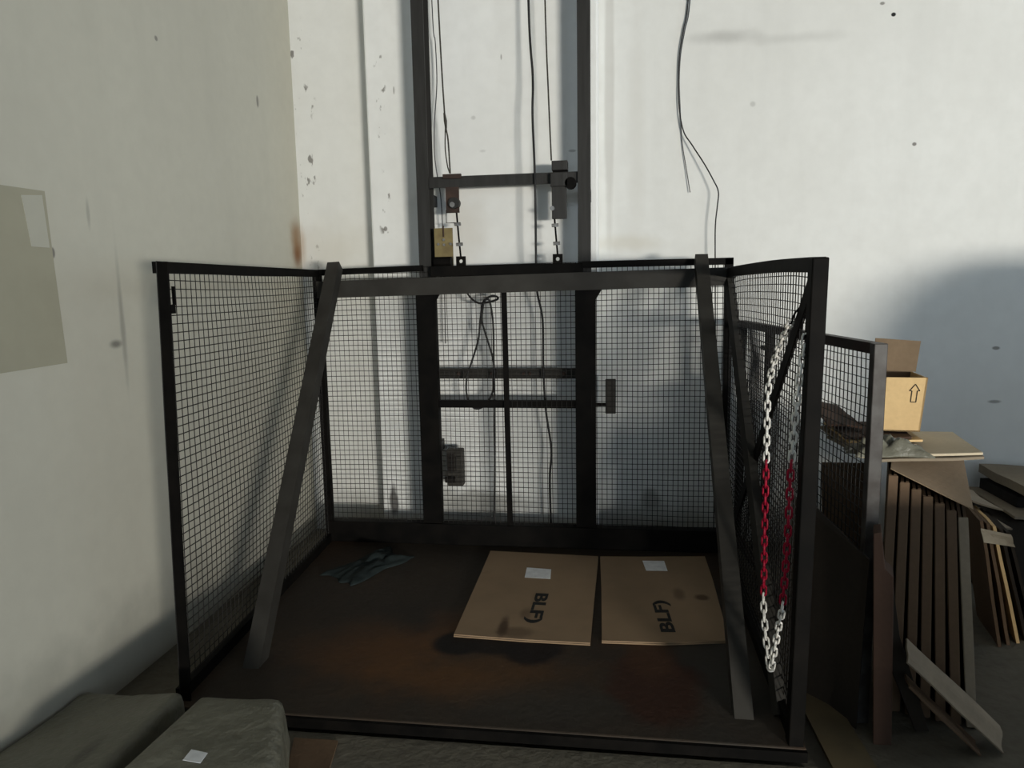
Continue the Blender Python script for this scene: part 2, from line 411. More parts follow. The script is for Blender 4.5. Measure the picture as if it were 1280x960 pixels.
# ------------------------------------------------------------------ goods lift cage
cage = thing('goods_lift_cage', 'black wire mesh goods lift cage on a rusty steel platform', 'lift', (-0.5, -0.8, 0.0))
ZP = 0.08
BLb, BLt = Vector((-1.60, 0, ZP)), Vector((-1.60, 0, 1.625))
FLb, FLt = Vector((-1.50, -1.63, ZP)), Vector((-1.455, -1.63, 1.61))
BRb, BRt = Vector((0.61, 0, ZP)), Vector((0.605, 0, 1.64))
FRb, FRt = Vector((0.575, -1.635, ZP)), Vector((0.592, -1.635, 1.575))

deck = MB()
deck.hexa([(-1.64, 0.05, 0.040), (0.66, 0.05, 0.040), (0.605, -1.665, 0.040), (-1.535, -1.665, 0.040)],
          [(-1.64, 0.05, ZP), (0.66, 0.05, ZP), (0.605, -1.665, ZP), (-1.535, -1.665, ZP)])
deck.build('platform_deck', m_deck, cage, bevel=0.006)
MB().bar((-1.535, -1.672, 0.058), (0.605, -1.672, 0.058), 0.034, 0.014, (0, 0, 1)).build('edge_channel', m_black, cage)
for bx in (-1.4, -0.45, 0.45):
    MB().box(bx - 0.04, bx + 0.04, -1.55, 0.04, 0.0, 0.04).build('bearer', m_black, cage)
MB().box(-1.61, 0.63, -0.03, 0.04, ZP, 0.20).build('base_channel', m_black, cage, bevel=0.004)

def wire_mesh(A, B, Cc, D, nu, nv, r, parent, bulge=None, seg=10, inset=0.0):
    """A bottom-left, B bottom-right, C top-right, D top-left"""
    A, B, Cc, D = map(Vector, (A, B, Cc, D))
    def P(u, v):
        p = (A * (1 - u) + B * u) * (1 - v) + (D * (1 - u) + Cc * u) * v
        if bulge: p = p + bulge(u, v)
        return p
    mb = MB()
    for i in range(nu + 1):
        u = i / nu
        mb.tube([P(u, k / seg) for k in range(seg + 1)], r, 4, False, False)
    for j in range(nv + 1):
        v = j / nv
        mb.tube([P(k / seg, v) for k in range(seg + 1)], r, 4, False, False)
    return mb.build('wire_mesh', m_wire, parent, kind='stuff')

# side panel next to the white wall
ls = MB().angle(FLb, FLt, 0.038, 0.006, (0, 1, 0), (1, 0, 0)).build('mesh_panel_frame', m_black, cage)
MB().bar(BLb, BLt, 0.040, 0.040, (0, 1, 0)).build('post', m_black, ls)
MB().bar(FLt + Vector((0, 0, -0.019)), BLt + Vector((0, 0, -0.019)), 0.038, 0.03, (0, 0, 1)).build('rail', m_black, ls)
MB().bar(FLb + Vector((0, 0, 0.02)), BLb + Vector((0, 0, 0.02)), 0.05, 0.03, (0, 0, 1)).build('rail', m_black, ls)
lat = MB().box(-1.455, -1.435, -1.60, -1.575, 1.44, 1.47); lat.tube([(-1.445, -1.59, 1.46), (-1.445, -1.565, 1.47), (-1.445, -1.565, 1.53)], 0.006)
lat.build('latch', m_black, ls)
wire_mesh(BLb, FLb, FLt, BLt, 46, 52, 0.0019, ls,
          lambda u, v: Vector((0.022 * math.sin(math.pi * u) * math.sin(math.pi * v) + 0.006 * noise.noise(Vector((u * 4, v * 4, 1))), 0, -0.010 * math.sin(math.pi * u) * v)))

# back panel
bp = MB().bar(BLt + Vector((0.0, 0, -0.016)), (-1.0, 0, 1.622), 0.032, 0.04, (0, 0, 1)).build('mesh_panel_frame', m_black, cage)
MB().bar((-0.14, 0, 1.622), BRt + Vector((0.02, 0, -0.016)), 0.034, 0.04, (0, 0, 1)).build('rail', m_black, bp)
MB().bar(BRb, BRt, 0.040, 0.040, (1, 0, 0)).build('post', m_black, bp)
MB().bar((-0.545, -0.012, 0.19), (-0.557, -0.012, 1.50), 0.030, 0.012, (1, 0, 0)).build('stiffener_bar', m_black, bp)
wire_mesh(BLb + Vector((0, 0, 0.05)), BRb + Vector((0, 0, 0.05)), BRt, BLt, 82, 53, 0.0018, bp,
          lambda u, v: Vector((0, 0.015 * math.sin(2 * math.pi * u) * math.sin(math.pi * v), 0.006 * noise.noise(Vector((u * 6, v * 5, 4))))))

# carriage uprights, beam, crossbars
for x in (-0.980, -0.118):
    up = MB().box(x - 0.060, x + 0.048, -0.015, -0.007, 0.19, 1.52)
    up.box(x - 0.060, x - 0.052, -0.007, 0.05, 0.19, 1.52).box(x + 0.040, x + 0.048, -0.007, 0.03, 0.19, 1.52)
    up.build('upright', m_black, cage)
    MB().prism([(x + 0.048, -0.012, 1.50), (x + 0.085, -0.012, 1.50), (x + 0.048, -0.012, 1.44)], (0, 0.008, 0)).build('gusset', m_black, cage)
MB().angle((-1.585, -0.055, 1.562), (0.59, -0.055, 1.592), 0.092, 0.008, (0, 0, -1), (0, 1, 0)).build('cross_beam', m_grey, cage)
MB().box(-0.955, -0.135, -0.01, 0.035, 1.575, 1.632).build('carriage_head', m_black, cage, bevel=0.003)
MB().box(-0.96, -0.14, 0.0, 0.04, 0.858, 0.898).build('crossbar', m_black, cage, bevel=0.003)
lb = MB().box(-0.020, 0.036, 0.045, 0.056, 0.822, 1.012); lb.build('sensor_plate', m_beige, cage, bevel=0.004)
MB().cyl((-0.075, 0.05, 0.872), (-0.018, 0.05, 0.872), 0.010, 8).build('sensor_arm', m_black, cage)

# lugs with threaded rods
for x0, x1, zt in ((-0.789, -0.818, 1.93), (-0.269, -0.290, 1.90)):
    pz = 1.655; lug = MB()
    n = 16; s = 0.026; rr = 0.010
    ring = []; sq = []
    for k in range(n):
        a = 2 * math.pi * k / n; cx, sx_ = math.cos(a), math.sin(a); q = s / max(abs(cx), abs(sx_))
        ring.append((x0 + rr * cx, pz + rr * sx_)); sq.append((x0 + q * cx, pz + q * sx_))
    vs_ = [(p[0], y, p[1]) for y in (0.004, 0.014) for p in (*ring, *sq)]
    fs = []
    for k in range(n):
        j = (k + 1) % n
        fs += [(k, j, n + j, n + k), (2 * n + k, 3 * n + k, 3 * n + j, 2 * n + j), (n + k, n + j, 3 * n + j, 3 * n + k), (k, 2 * n + k, 2 * n + j, j)]
    lug.add(vs_, fs).build('lug', m_black, cage)
    rod = MB().tube([(x0, 0.009, 1.672), ((x0 + x1) / 2, 0.03, (1.672 + zt) / 2), (x1, 0.06, zt)], 0.0055, 6).build('threaded_rod', m_black, cage)
    for t in (0.28, 0.70):
        c0 = Vector((x0, 0.009, 1.672)).lerp(Vector((x1, 0.06, zt)), t)
        MB().cyl(c0 + Vector((-0.018, -0.004, 0)), c0 + Vector((0.018, -0.004, 0.002)), 0.009, 6).cyl(c0 + Vector((0, 0, -0.008)), c0 + Vector((0, 0, 0.008)), 0.013, 6).build('nut', m_bright, rod)

# angle-iron braces from the beam down to the platform
MB().angle((-1.440, -0.075, 1.665), (-1.325, -1.40, ZP), 0.066, 0.006, (-1, 0, 0), (0.25, 1, 0.9)).build('brace', m_grey, cage)
MB().angle((0.428, -0.075, 1.66), (0.412, -1.53, ZP), 0.062, 0.006, (1, 0, 0), (0.35, 1, 0.6)).build('brace', m_grey, cage)

# bent side panel beside the cardboard
rs = MB().bar(FRb + Vector((0, 0, -0.03)), FRt, 0.046, 0.046, (1, 0, 0)).build('mesh_panel_frame', m_black, cage, bevel=0.004)
railpts = [(0.612, -0.03, 1.556), (0.604, -0.12, 1.566), (0.600, -0.45, 1.568), (0.600, -1.10, 1.566), (0.592, -1.635, 1.555)]
rl = MB()
rp = smooth_path(railpts, 4)
prof = [(-0.02, -0.022), (0.02, -0.022), (0.02, 0.022), (-0.02, 0.022)]
vs_ = [p + Vector((a, 0, b)) for p in rp for a, b in prof]
fs = [(i * 4 + k, i * 4 + (k + 1) % 4, (i + 1) * 4 + (k + 1) % 4, (i + 1) * 4 + k) for i in range(len(rp) - 1) for k in range(4)]
fs += [(0, 1, 2, 3), tuple(len(vs_) - 4 + k for k in range(4))]
rl.add(vs_, fs).build('rail', m_black, rs)
MB().bar((0.612, -0.04, ZP + 0.025), (0.577, -1.61, ZP + 0.025), 0.045, 0.04, (0, 0, 1)).build('rail', m_black, rs)
MB().bar((0.592, -1.60, 1.53), (0.615, -0.05, 0.12), 0.048, 0.012, (0, 0.7, 0.7)).build('diagonal_bar', m_black, rs)
MB().angle((0.590, -0.05, 1.55), (0.552, -1.52, 0.10), 0.038, 0.005, (0, -1, -1), (-1, 0, 0)).build('diagonal_bar', m_grey, rs)
def rb(u, v):
    zz = rp[min(int(u * (len(rp) - 1) + 0.5), len(rp) - 1)].z
    return Vector((0.010 * math.sin(math.pi * u) * math.sin(math.pi * v), 0, (zz - (1.565 * (1 - u) + 1.552 * u)) * v))
wire_mesh((0.612, -0.03, ZP + 0.02), (0.577, -1.61, ZP + 0.02), (0.592, -1.635, 1.545), (0.612, -0.03, 1.552), 44, 52, 0.0019, rs, rb, 12)

# ------------------------------------------------------------------ lift mast fixed to the wall
mast = thing('lift_mast', 'tall grey steel lift mast of two channel columns standing against white wall', 'mast', (-0.56, 0.1, 0.0))
for x, sgn in ((-1.030, 1), (-0.098, -1)):
    mb = MB()
    xs = lambda a, b: (min(x + sgn * a, x + sgn * b), max(x + sgn * a, x + sgn * b))
    mb.box(*xs(0, 0.008), 0.045, 0.16, 0.0, 4.39).box(*xs(0.008, 0.066), 0.045, 0.053, 0.0, 4.39).box(*xs(0.008, 0.066), 0.152, 0.16, 0.0, 4.39)
    mb.build('mast_column', m_mast, mast)
    for z in (0.6, 2.0, 3.4):
        MB().box(*xs(0.0, 0.06), 0.16, 0.26, z - 0.03, z + 0.03).build('wall_bracket', m_mast, mast)
MB().angle((-0.965, 0.062, 2.108), (-0.165, 0.062, 2.108), 0.058, 0.007, (0, 0, -1), (0, 1, 0)).build('crossbeam', m_mast, mast)
ct = MB().box(-1.02, -0.11, 0.162, 0.175, 1.00, 1.058).build('cross_tie', m_grey, mast)
for x in (-0.85, -0.66, -0.48, -0.44, -0.25):
    MB().cyl((x, 0.150, 1.03), (x, 0.162, 1.03), 0.010, 6).build('bolt', m_brownsteel, ct)
# sheave bracket on the shorter-rope side
sb = MB().box(-0.885, -0.785, 0.045, 0.062, 2.095, 2.118).box(-0.872, -0.80, 0.05, 0.06, 1.915, 2.05).build('sheave_bracket', m_brownsteel, mast)
MB().cyl((-0.825, 0.03, 1.965), (-0.825, 0.075, 1.965), 0.030, 16).build('sheave', m_mast, sb)
MB().cyl((-0.832, 0.018, 1.955), (-0.832, 0.03, 1.955), 0.014, 12).build('pin', m_bright, sb)
sb2 = MB().box(-0.300, -0.222, 0.035, 0.060, 1.865, 2.05).box(-0.298, -0.215, 0.02, 0.10, 2.112, 2.160).box(-0.305, -0.215, 0.02, 0.058, 2.03, 2.10).build('sheave_bracket', m_mast, mast, bevel=0.003)
MB().cyl((-0.200, 0.02, 2.045), (-0.200, 0.06, 2.045), 0.030, 16).build('sheave', m_black, sb2)
MB().cyl((-0.296, 0.012, 1.918), (-0.296, 0.035, 1.918), 0.012, 10).build('pin', m_bright, sb2)
wf = MB().tube([(-0.872, 0.05, 1.93), (-0.872, 0.05, 1.862), (-0.822, 0.05, 1.862)], 0.0025, 5); wf.build('wire_clip', m_mast, mast)
gp = MB().box(-0.948, -0.846, 0.075, 0.083, 1.60, 1.838).build('guide_plate', m_plate, mast, label='yellowed steel guide plate')
for x, z in ((-0.925, 1.752), (-0.893, 1.748), (-0.857, 1.752), (-0.895, 1.775)):
    MB().cyl((x, 0.066, z), (x, 0.075, z), 0.007, 8).build('bolt', m_bright, gp)
MB().cyl((-0.895, 0.07, 1.79), (-0.895, 0.07, 1.85), 0.004, 6).build('stud', m_brownsteel, gp)
MB().cyl((-0.945, 0.052, 1.655), (-0.85, 0.052, 1.655), 0.028, 14).build('roller', m_black, gp)
jb = MB().box(-0.925, -0.828, 0.10, 0.158, 0.385, 0.600).build('switch_box', m_beige, mast, bevel=0.008, label='grey-beige switch box with a dark plate as its recess')
MB().box(-0.918, -0.878, 0.097, 0.101, 0.47, 0.575).build('recess_shade', m_dark, jb)  # solid dark plate, painted for the shade inside the recess
MB().box(-0.870, -0.835, 0.093, 0.101, 0.475, 0.560).build('cover', m_beige, jb, bevel=0.004)
MB().cyl((-0.93, 0.09, 0.425), (-0.875, 0.09, 0.425), 0.018, 12).build('roller', m_dark, jb)

# ------------------------------------------------------------------ ropes and cables
def cable(name, pts, r, mat, label, cat, n=6, extra=None):
    mb = MB().tube(smooth_path(pts, n), r, 6)
    if extra: extra(mb)
    return tag(settle(mb.build(name, mat)), label, cat)
cable('wire_rope', [(-0.912, 0.08, 4.38), (-0.89, 0.08, 3.04), (-0.872, 0.08, 2.44), (-0.856, 0.075, 2.30), (-0.848, 0.07, 2.125)], 0.0048, m_rope,
      'thin wire rope with a knotted splice, hanging beside the left mast column', 'rope',
      extra=lambda mb: (mb.tube([(-0.873, 0.078, 2.44), (-0.868, 0.078, 2.40), (-0.866, 0.078, 2.36)], [0.006, 0.010, 0.006], 6), mb.tube(smooth_path([(-0.868, 0.075, 2.37), (-0.872, 0.072, 2.26), (-0.862, 0.068, 2.17), (-0.85, 0.066, 2.125)], 5), 0.0035, 5)))
cable('wire_rope', [(-0.345, 0.10, 4.38), (-0.329, 0.09, 3.0), (-0.315, 0.08, 2.5), (-0.300, 0.04, 2.165)], 0.0045, m_rope,
      'straight thin wire rope running down to the black block on the mast crossbeam', 'rope')
cable('power_cable', [(-0.425, 0.14, 4.38), (-0.418, 0.12, 3.0), (-0.396, 0.08, 2.6), (-0.398, 0.06, 2.4), (-0.388, 0.048, 2.07), (-0.388, 0.05, 1.64), (-0.388, 0.08, 1.49), (-0.363, 0.12, 1.33), (-0.362, 0.12, 1.06), (-0.351, 0.12, 0.83), (-0.322, 0.12, 0.60), (-0.333, 0.12, 0.42), (-0.326, 0.12, 0.05)], 0.0068, m_cable,
      'thick black cable hanging down the middle of the mast to the floor', 'cable')
cable('thin_cable', [(-0.957, 0.195, 4.38), (-0.950, 0.195, 3.04), (-0.938, 0.195, 2.84), (-0.936, 0.195, 2.63), (-0.956, 0.195, 2.42), (-0.960, 0.19, 2.25), (-0.945, 0.185, 2.118), (-0.93, 0.185, 2.0), (-0.925, 0.19, 1.7), (-0.93, 0.19, 1.2)], 0.0032, m_greycable,
      'thin grey cable hanging just inside the left mast column', 'cable')
cable('looped_cable', [(-0.790, 0.09, 1.60), (-0.776, 0.085, 1.49), (-0.722, 0.08, 1.433), (-0.664, 0.075, 1.432), (-0.612, 0.07, 1.445), (-0.602, 0.07, 1.458), (-0.630, 0.07, 1.468), (-0.668, 0.075, 1.452), (-0.691, 0.08, 1.42), (-0.705, 0.08, 1.33), (-0.718, 0.08, 1.227), (-0.760, 0.08, 1.10), (-0.786, 0.08, 1.027), (-0.793, 0.08, 0.938), (-0.775, 0.08, 0.87), (-0.74, 0.08, 0.84), (-0.69, 0.08, 0.86), (-0.645, 0.075, 0.93), (-0.634, 0.07, 1.02), (-0.636, 0.07, 1.12), (-0.672, 0.07, 1.25), (-0.693, 0.07, 1.337), (-0.680, 0.07, 1.43), (-0.655, 0.065, 1.45), (-0.640, 0.065, 1.405), (-0.630, 0.065, 1.30), (-0.631, 0.065, 1.116), (-0.631, 0.065, 0.893), (-0.638, 0.065, 0.5), (-0.646, 0.065, 0.2), (-0.646, 0.065, 0.05)], 0.0060, m_cable,
      'black cable coiled into loops behind the mesh under the beam', 'cable')
cable('wall_cable', [(0.46, 0.392, 4.38), (0.445, 0.39, 3.5), (0.421, 0.388, 3.02), (0.398, 0.385, 2.88), (0.380, 0.385, 2.76), (0.376, 0.385, 2.62), (0.381, 0.38, 2.48), (0.405, 0.37, 2.35), (0.450, 0.35, 2.27), (0.514, 0.33, 2.165), (0.560, 0.32, 2.08), (0.590, 0.31, 2.01), (0.586, 0.31, 1.93), (0.578, 0.31, 1.83), (0.580, 0.31, 1.67), (0.59, 0.31, 1.2), (0.60, 0.33, 0.6), (0.61, 0.35, 0.01)], 0.0036, m_cable,
      'thin dark cable hanging loose on the white wall above the back corner of cage', 'cable')
cable('wall_cable', [(0.475, 0.396, 4.38), (0.456, 0.394, 3.5), (0.432, 0.393, 3.02), (0.407, 0.392, 2.88), (0.387, 0.392, 2.76), (0.381, 0.392, 2.62), (0.388, 0.392, 2.48), (0.40, 0.390, 2.30), (0.425, 0.385, 2.15), (0.447, 0.38, 2.02)], 0.0026, m_greycable,
      'shorter pale grey cable on the white wall, ending loose in midair', 'cable')

# ------------------------------------------------------------------ flattened cartons marked BLF on the deck
def letters(txt, size, origin, right, up, parent, mat, sx=1.35, sy=0.64):
    """flat printed characters lying on a surface"""
    cu = bpy.data.curves.new('lettering', 'FONT')
    cu.body = txt; cu.size = size; cu.extrude = 0.0004; cu.offset = 0.004
    o = bpy.data.objects.new('lettering', cu)
    COL.objects.link(o)
    bpy.context.view_layer.update()
    me = bpy.data.meshes.new_from_object(o.evaluated_get(bpy.context.evaluated_depsgraph_get()))
    bpy.data.objects.remove(o)
    r, u = Vector(right).normalized(), Vector(up).normalized(); n = r.cross(u)
    org = Vector(origin) - BASE[parent]
    r = r * sx; u = u * sy
    me.transform(Matrix(((r.x, u.x, n.x, org.x), (r.y, u.y, n.y, org.y), (r.z, u.z, n.z, org.z), (0, 0, 0, 1))))
    me.materials.clear(); me.materials.append(mat)
    q = bpy.data.objects.new('lettering', me); COL.objects.link(q); q.parent = parent
    BASE[q] = BASE[parent]
    return q

def deck_board(poly, label, sticker, text_args):
    xs = [p[0] for p in poly]; ys = [p[1] for p in poly]
    # base is the real-world coordinate origin so that the marks stay where they are
    t = thing('flattened_carton', label, 'cardboard', (0, 0, 0), 'flattened cartons lying on the lift platform')
    mb = MB()
    mb.prism([(x, y, ZP + 0.001) for x, y in poly], (0, 0, 0.005))
    mb.build('panel', m_boxboard, t)
    MB().prism([(x * 0.997 + (sum(xs) / len(xs)) * 0.003, y * 0.997 - 0.001, ZP + 0.0072) for x, y in poly], (0, 0, 0.005)).build('panel', m_boxboard, t)
    MB().prism([(x, y, ZP + 0.0124) for x, y in sticker], (0, 0, 0.0006)).build('sticker', m_label, t)
    letters(*text_args, t, m_ink)
    return t
deck_board([(-0.640, -0.129), (-0.056, -0.156), (-0.058, -0.30), (-0.068, -0.75), (-0.074, -1.094), (-0.35, -1.092), (-0.636, -1.078), (-0.638, -0.425), (-0.555, -0.432), (-0.638, -0.418)],
           'flattened carton marked BLF reading downward, at left on the platform',
           [(-0.415, -0.345), (-0.290, -0.358), (-0.284, -0.478), (-0.412, -0.470)],
           ('BLF)', 0.125, (-0.335, -0.64, ZP + 0.0126), (-0.03, -1, 0), (1, -0.03, 0)))
deck_board([(-0.047, -0.157), (0.18, -0.14), (0.50, -0.106), (0.498, -0.42), (0.478, -1.018), (0.22, -1.062), (-0.029, -1.070), (-0.036, -0.55)],
           'flattened carton marked BLF reading upward, beside the right brace on the platform',
           [(0.172, -0.200), (0.283, -0.193), (0.290, -0.325), (0.184, -0.330)],
           ('BLF)', 0.125, (0.270, -0.975, ZP + 0.0126), (-0.07, 1, 0), (-1, -0.07, 0)))

# crumpled rag on the deck
def crumple(name, mat, cx, cy, z, rx, ry, h, seed, label, cat, n=26, rot=0.0):
    mb = MB(); vs_ = []; fs = []
    for j in range(n + 1):
        for i in range(n + 1):
            u, v = i / n * 2 - 1, j / n * 2 - 1
            q = Vector((u * 2.2 + seed, v * 2.2, seed))
            e = max(0.0, 1 - max(abs(u), abs(v)) ** 3)
            r1 = 1 + 0.28 * noise.noise(Vector((u * 1.7, v * 1.7, seed + 5)))
            x, y = u * rx * r1, v * ry * r1
            hh = h * e * (0.45 + 0.55 * abs(noise.noise(q)) * 2.2) + h * 0.35 * e * abs(noise.noise(q * 3))
            vs_.append((cx + x * math.cos(rot) - y * math.sin(rot), cy + x * math.sin(rot) + y * math.cos(rot), z + 0.004 + hh))
    w = n + 1
    fs = [(j * w + i, j * w + i + 1, (j + 1) * w + i + 1, (j + 1) * w + i) for j in range(n) for i in range(n)]
    k = len(vs_)
    vs_ += [(p[0], p[1], z) for p in vs_]
    fs += [tuple(k + a for a in f[::-1]) for f in fs]
    for i in range(n):
        fs += [(i, k + i, k + i + 1, i + 1), (n * w + i, n * w + i + 1, k + n * w + i + 1, k + n * w + i),
               (i * w, (i + 1) * w, k + (i + 1) * w, k + i * w), (i * w + n, k + i * w + n, k + (i + 1) * w + n, (i + 1) * w + n)]
    mb.add(vs_, fs, True)
    return tag(settle(mb.build(name, mat)), label, cat)
crumple('rag', m_rag, -1.24, -0.37, ZP, 0.11, 0.22, 0.03, 2.3, 'crumpled blue-green rag on the rusty platform near the back corner', 'rag', rot=-0.5)

# ------------------------------------------------------------------ plastic chain, white and red links
chain = thing('plastic_chain', 'white and red plastic chain hanging in a loop from the bent side panel', 'chain', (0.555, -1.40, 0.17))
path = smooth_path([(0.570, -1.432, 1.384), (0.558, -1.315, 1.276), (0.550, -1.245, 1.158), (0.546, -1.255, 1.048), (0.545, -1.265, 0.894), (0.545, -1.270, 0.678), (0.545, -1.284, 0.477), (0.545, -1.288, 0.381), (0.545, -1.335, 0.285), (0.546, -1.385, 0.222), (0.546, -1.418, 0.202),
                    (0.547, -1.435, 0.222), (0.548, -1.455, 0.285), (0.550, -1.50, 0.404), (0.550, -1.532, 0.477), (0.550, -1.566, 0.699), (0.550, -1.580, 0.94), (0.553, -1.606, 1.158), (0.560, -1.620, 1.27), (0.566, -1.628, 1.355)], 10)
L = [0.0]
for a, b in zip(path, path[1:]): L.append(L[-1] + (b - a).length)
pitch = 0.030
def at_len(s):
    for i in range(len(L) - 1):
        if L[i + 1] >= s:
            return path[i].lerp(path[i + 1], (s - L[i]) / max(L[i + 1] - L[i], 1e-9))
    return path[-1]
def link_mesh(mat, name):
    pts = []
    hl, hw = 0.0115, 0.0085
    for k in range(5):
        a = -math.pi / 2 + math.pi * k / 4; pts.append((hw * math.sin(a) * 1.0, 0, hl + hw * math.cos(a)))
    for k in range(5):
        a = math.pi / 2 + math.pi * k / 4; pts.append((hw * math.sin(a), 0, -hl + hw * math.cos(a)))
    mb = MB(); n = 6; m = len(pts); r = 0.0036
    vs_ = []
    for i in range(m):
        p = Vector(pts[i]); d = (Vector(pts[(i + 1) % m]) - Vector(pts[i - 1])).normalized()
        s = Vector((0, 1, 0)); u = d.cross(s)
        vs_ += [p + (s * math.cos(2 * math.pi * k / n) + u * math.sin(2 * math.pi * k / n)) * r for k in range(n)]
    fs = [(i * n + k, i * n + (k + 1) % n, ((i + 1) % m) * n + (k + 1) % n, ((i + 1) % m) * n + k) for i in range(m) for k in range(n)]
    me = bpy.data.meshes.new(name); me.from_pydata(vs_, [], fs); me.materials.append(mat)
    me.polygons.foreach_set('use_smooth', [True] * len(fs)); me.update()
    return me
lm_w, lm_r = link_mesh(m_whitelink, 'white_link'), link_mesh(m_redlink, 'red_link')
k = 0; s = pitch * 0.5
while s < L[-1]:
    p = at_len(s); d = (at_len(min(s + 0.01, L[-1])) - at_len(max(s - 0.01, 0))).normalized()
    z = d
    x = Vector((1, -0.35, 0)) if k % 2 == 0 else Vector((0.35, 1, 0))
    x = (x - z * x.dot(z)).normalized(); y = z.cross(x)
    red = 0.478 < p.z < 0.965 if p.y < -1.45 else 0.395 < p.z < 0.885
    o = bpy.data.objects.new('link', lm_r if red else lm_w); COL.objects.link(o); o.parent = chain
    o.matrix_local = Matrix.Translation(p - BASE[chain]) @ Matrix((x, y, z)).transposed().to_4x4()
    if red: o['label'] = 'red link'
    s += pitch; k += 1
MB().tube(smooth_path([(0.570, -1.435, 1.375), (0.583, -1.44, 1.415), (0.600, -1.45, 1.425), (0.606, -1.46, 1.40)], 4), 0.0035, 5).build('hook', m_black, chain)
MB().tube(smooth_path([(0.566, -1.628, 1.345), (0.573, -1.625, 1.385), (0.590, -1.615, 1.39), (0.600, -1.605, 1.365)], 4), 0.0035, 5).build('hook', m_black, chain)

# ------------------------------------------------------------------ lower mesh fence panel beside the cardboard
fp = thing('mesh_fence_panel', 'lower wire mesh fence panel with a worn grey post, between cage and cardboard', 'fence panel', (0.80, -0.5, 0.0))
MB().bar((0.862, -1.363, 0.0), (0.862, -1.363, 1.308), 0.042, 0.042, (1, 0, 0)).build('post', m_post2, fp, bevel=0.003, label='worn grey post with scuffed paint')
MB().bar((0.735, 0.30, 0.0), (0.735, 0.30, 1.30), 0.036, 0.036, (1, 0, 0)).build('post', m_black, fp)
MB().bar((0.775, -0.20, 0.0), (0.775, -0.20, 1.285), 0.045, 0.03, (0, 1, 0)).build('post', m_black, fp)
MB().bar((0.775, -0.31, 1.19), (0.765, -0.08, 1.19), 0.02, 0.02, (0, 0, 1)).build('latch_bar', m_rail2, fp)
MB().bar((0.733, 0.31, 1.290), (0.860, -1.345, 1.290), 0.036, 0.036, (0, 0, 1)).build('rail', m_rail2, fp)
MB().bar((0.733, 0.31, 0.05), (0.860, -1.345, 0.05), 0.036, 0.036, (0, 0, 1)).build('rail', m_rail2, fp)
wire_mesh((0.733, 0.31, 0.06), (0.860, -1.345, 0.06), (0.860, -1.345, 1.28), (0.733, 0.31, 1.28), 48, 38, 0.0019, fp, lambda u, v: Vector((0.006 * noise.noise(Vector((u * 5, v * 4, 9))), 0, 0)), 8)

# ------------------------------------------------------------------ cardboard behind and beside the fence panel
def flat(name, mat, c, t, label, group=None, bend=0.0, wob=0.006, seed=0.0, nu=8, nv=8):
    o = MB().sheet(*c, t, nu, nv, bend, wob, seed).build(name, mat)
    return tag(settle(o), label, 'cardboard', group)

# upright flattened cartons standing on edge like pages, under the flat stack
STG = 'flattened cartons standing on edge beside the mesh fence panel'
ordn = ['nearest the fence post', 'second from the fence post', 'third from the fence post', 'fourth from the fence post', 'fifth from the fence post', 'sixth from the fence post', 'outermost, with a pale front edge']
for k in range(7):
    f = k / 6
    b = Vector((0.955 + 0.262 * f, -1.285 - 0.085 * f, 0.0))
    t = Vector((0.988 + 0.227 * f, -1.20 - 0.02 * f, 0.832 - 0.140 * f))
    d = Vector((0.24, 0.66, 0)); d2 = Vector((0.22, 0.60, 0.01 + 0.10 * f))
    th = 0.021
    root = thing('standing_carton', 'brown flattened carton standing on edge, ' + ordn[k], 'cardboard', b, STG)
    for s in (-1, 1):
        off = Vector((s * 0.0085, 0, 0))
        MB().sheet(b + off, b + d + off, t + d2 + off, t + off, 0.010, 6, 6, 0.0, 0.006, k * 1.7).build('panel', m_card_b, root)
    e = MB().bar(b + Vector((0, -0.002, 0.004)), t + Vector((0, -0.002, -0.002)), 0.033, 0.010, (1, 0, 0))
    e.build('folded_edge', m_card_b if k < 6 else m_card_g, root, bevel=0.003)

# brown carton side behind the fence, facing the room
flat('large_carton', m_card_b, ((0.880, -0.86, 0.0), (1.06, -0.86, 0.0), (1.07, -0.80, 0.775), (0.865, -0.80, 0.775)), 0.012, 'large brown carton panel seen through the mesh just behind the grey fence post', wob=0.004)
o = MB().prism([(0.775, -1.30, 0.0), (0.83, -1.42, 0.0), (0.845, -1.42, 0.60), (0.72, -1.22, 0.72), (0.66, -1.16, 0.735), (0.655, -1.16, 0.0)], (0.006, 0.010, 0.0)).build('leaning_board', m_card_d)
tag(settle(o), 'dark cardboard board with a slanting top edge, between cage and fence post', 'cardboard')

# folded cartons leaning in front of the grey post
A = [(0.858, -1.50, 0.0), (0.915, -1.50, 0.0), (0.893, -1.50, 0.575), (0.866, -1.50, 0.602), (0.850, -1.50, 0.722), (0.826, -1.50, 0.718)]
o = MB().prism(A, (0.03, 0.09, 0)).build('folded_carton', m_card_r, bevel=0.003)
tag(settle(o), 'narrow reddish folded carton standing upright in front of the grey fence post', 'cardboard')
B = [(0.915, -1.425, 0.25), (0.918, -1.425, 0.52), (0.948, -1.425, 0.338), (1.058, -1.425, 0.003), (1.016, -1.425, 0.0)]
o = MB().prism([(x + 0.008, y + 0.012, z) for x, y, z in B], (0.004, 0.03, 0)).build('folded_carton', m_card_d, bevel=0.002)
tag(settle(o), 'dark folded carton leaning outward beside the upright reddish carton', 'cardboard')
flat('splayed_carton', m_card_g, ((0.938, -1.525, 0.305), (1.245, -1.510, 0.006), (1.290, -1.395, 0.030), (0.962, -1.450, 0.350)), 0.006, 'pale flattened carton slanting down to the floor in front of standing cartons', wob=0.010, seed=3)
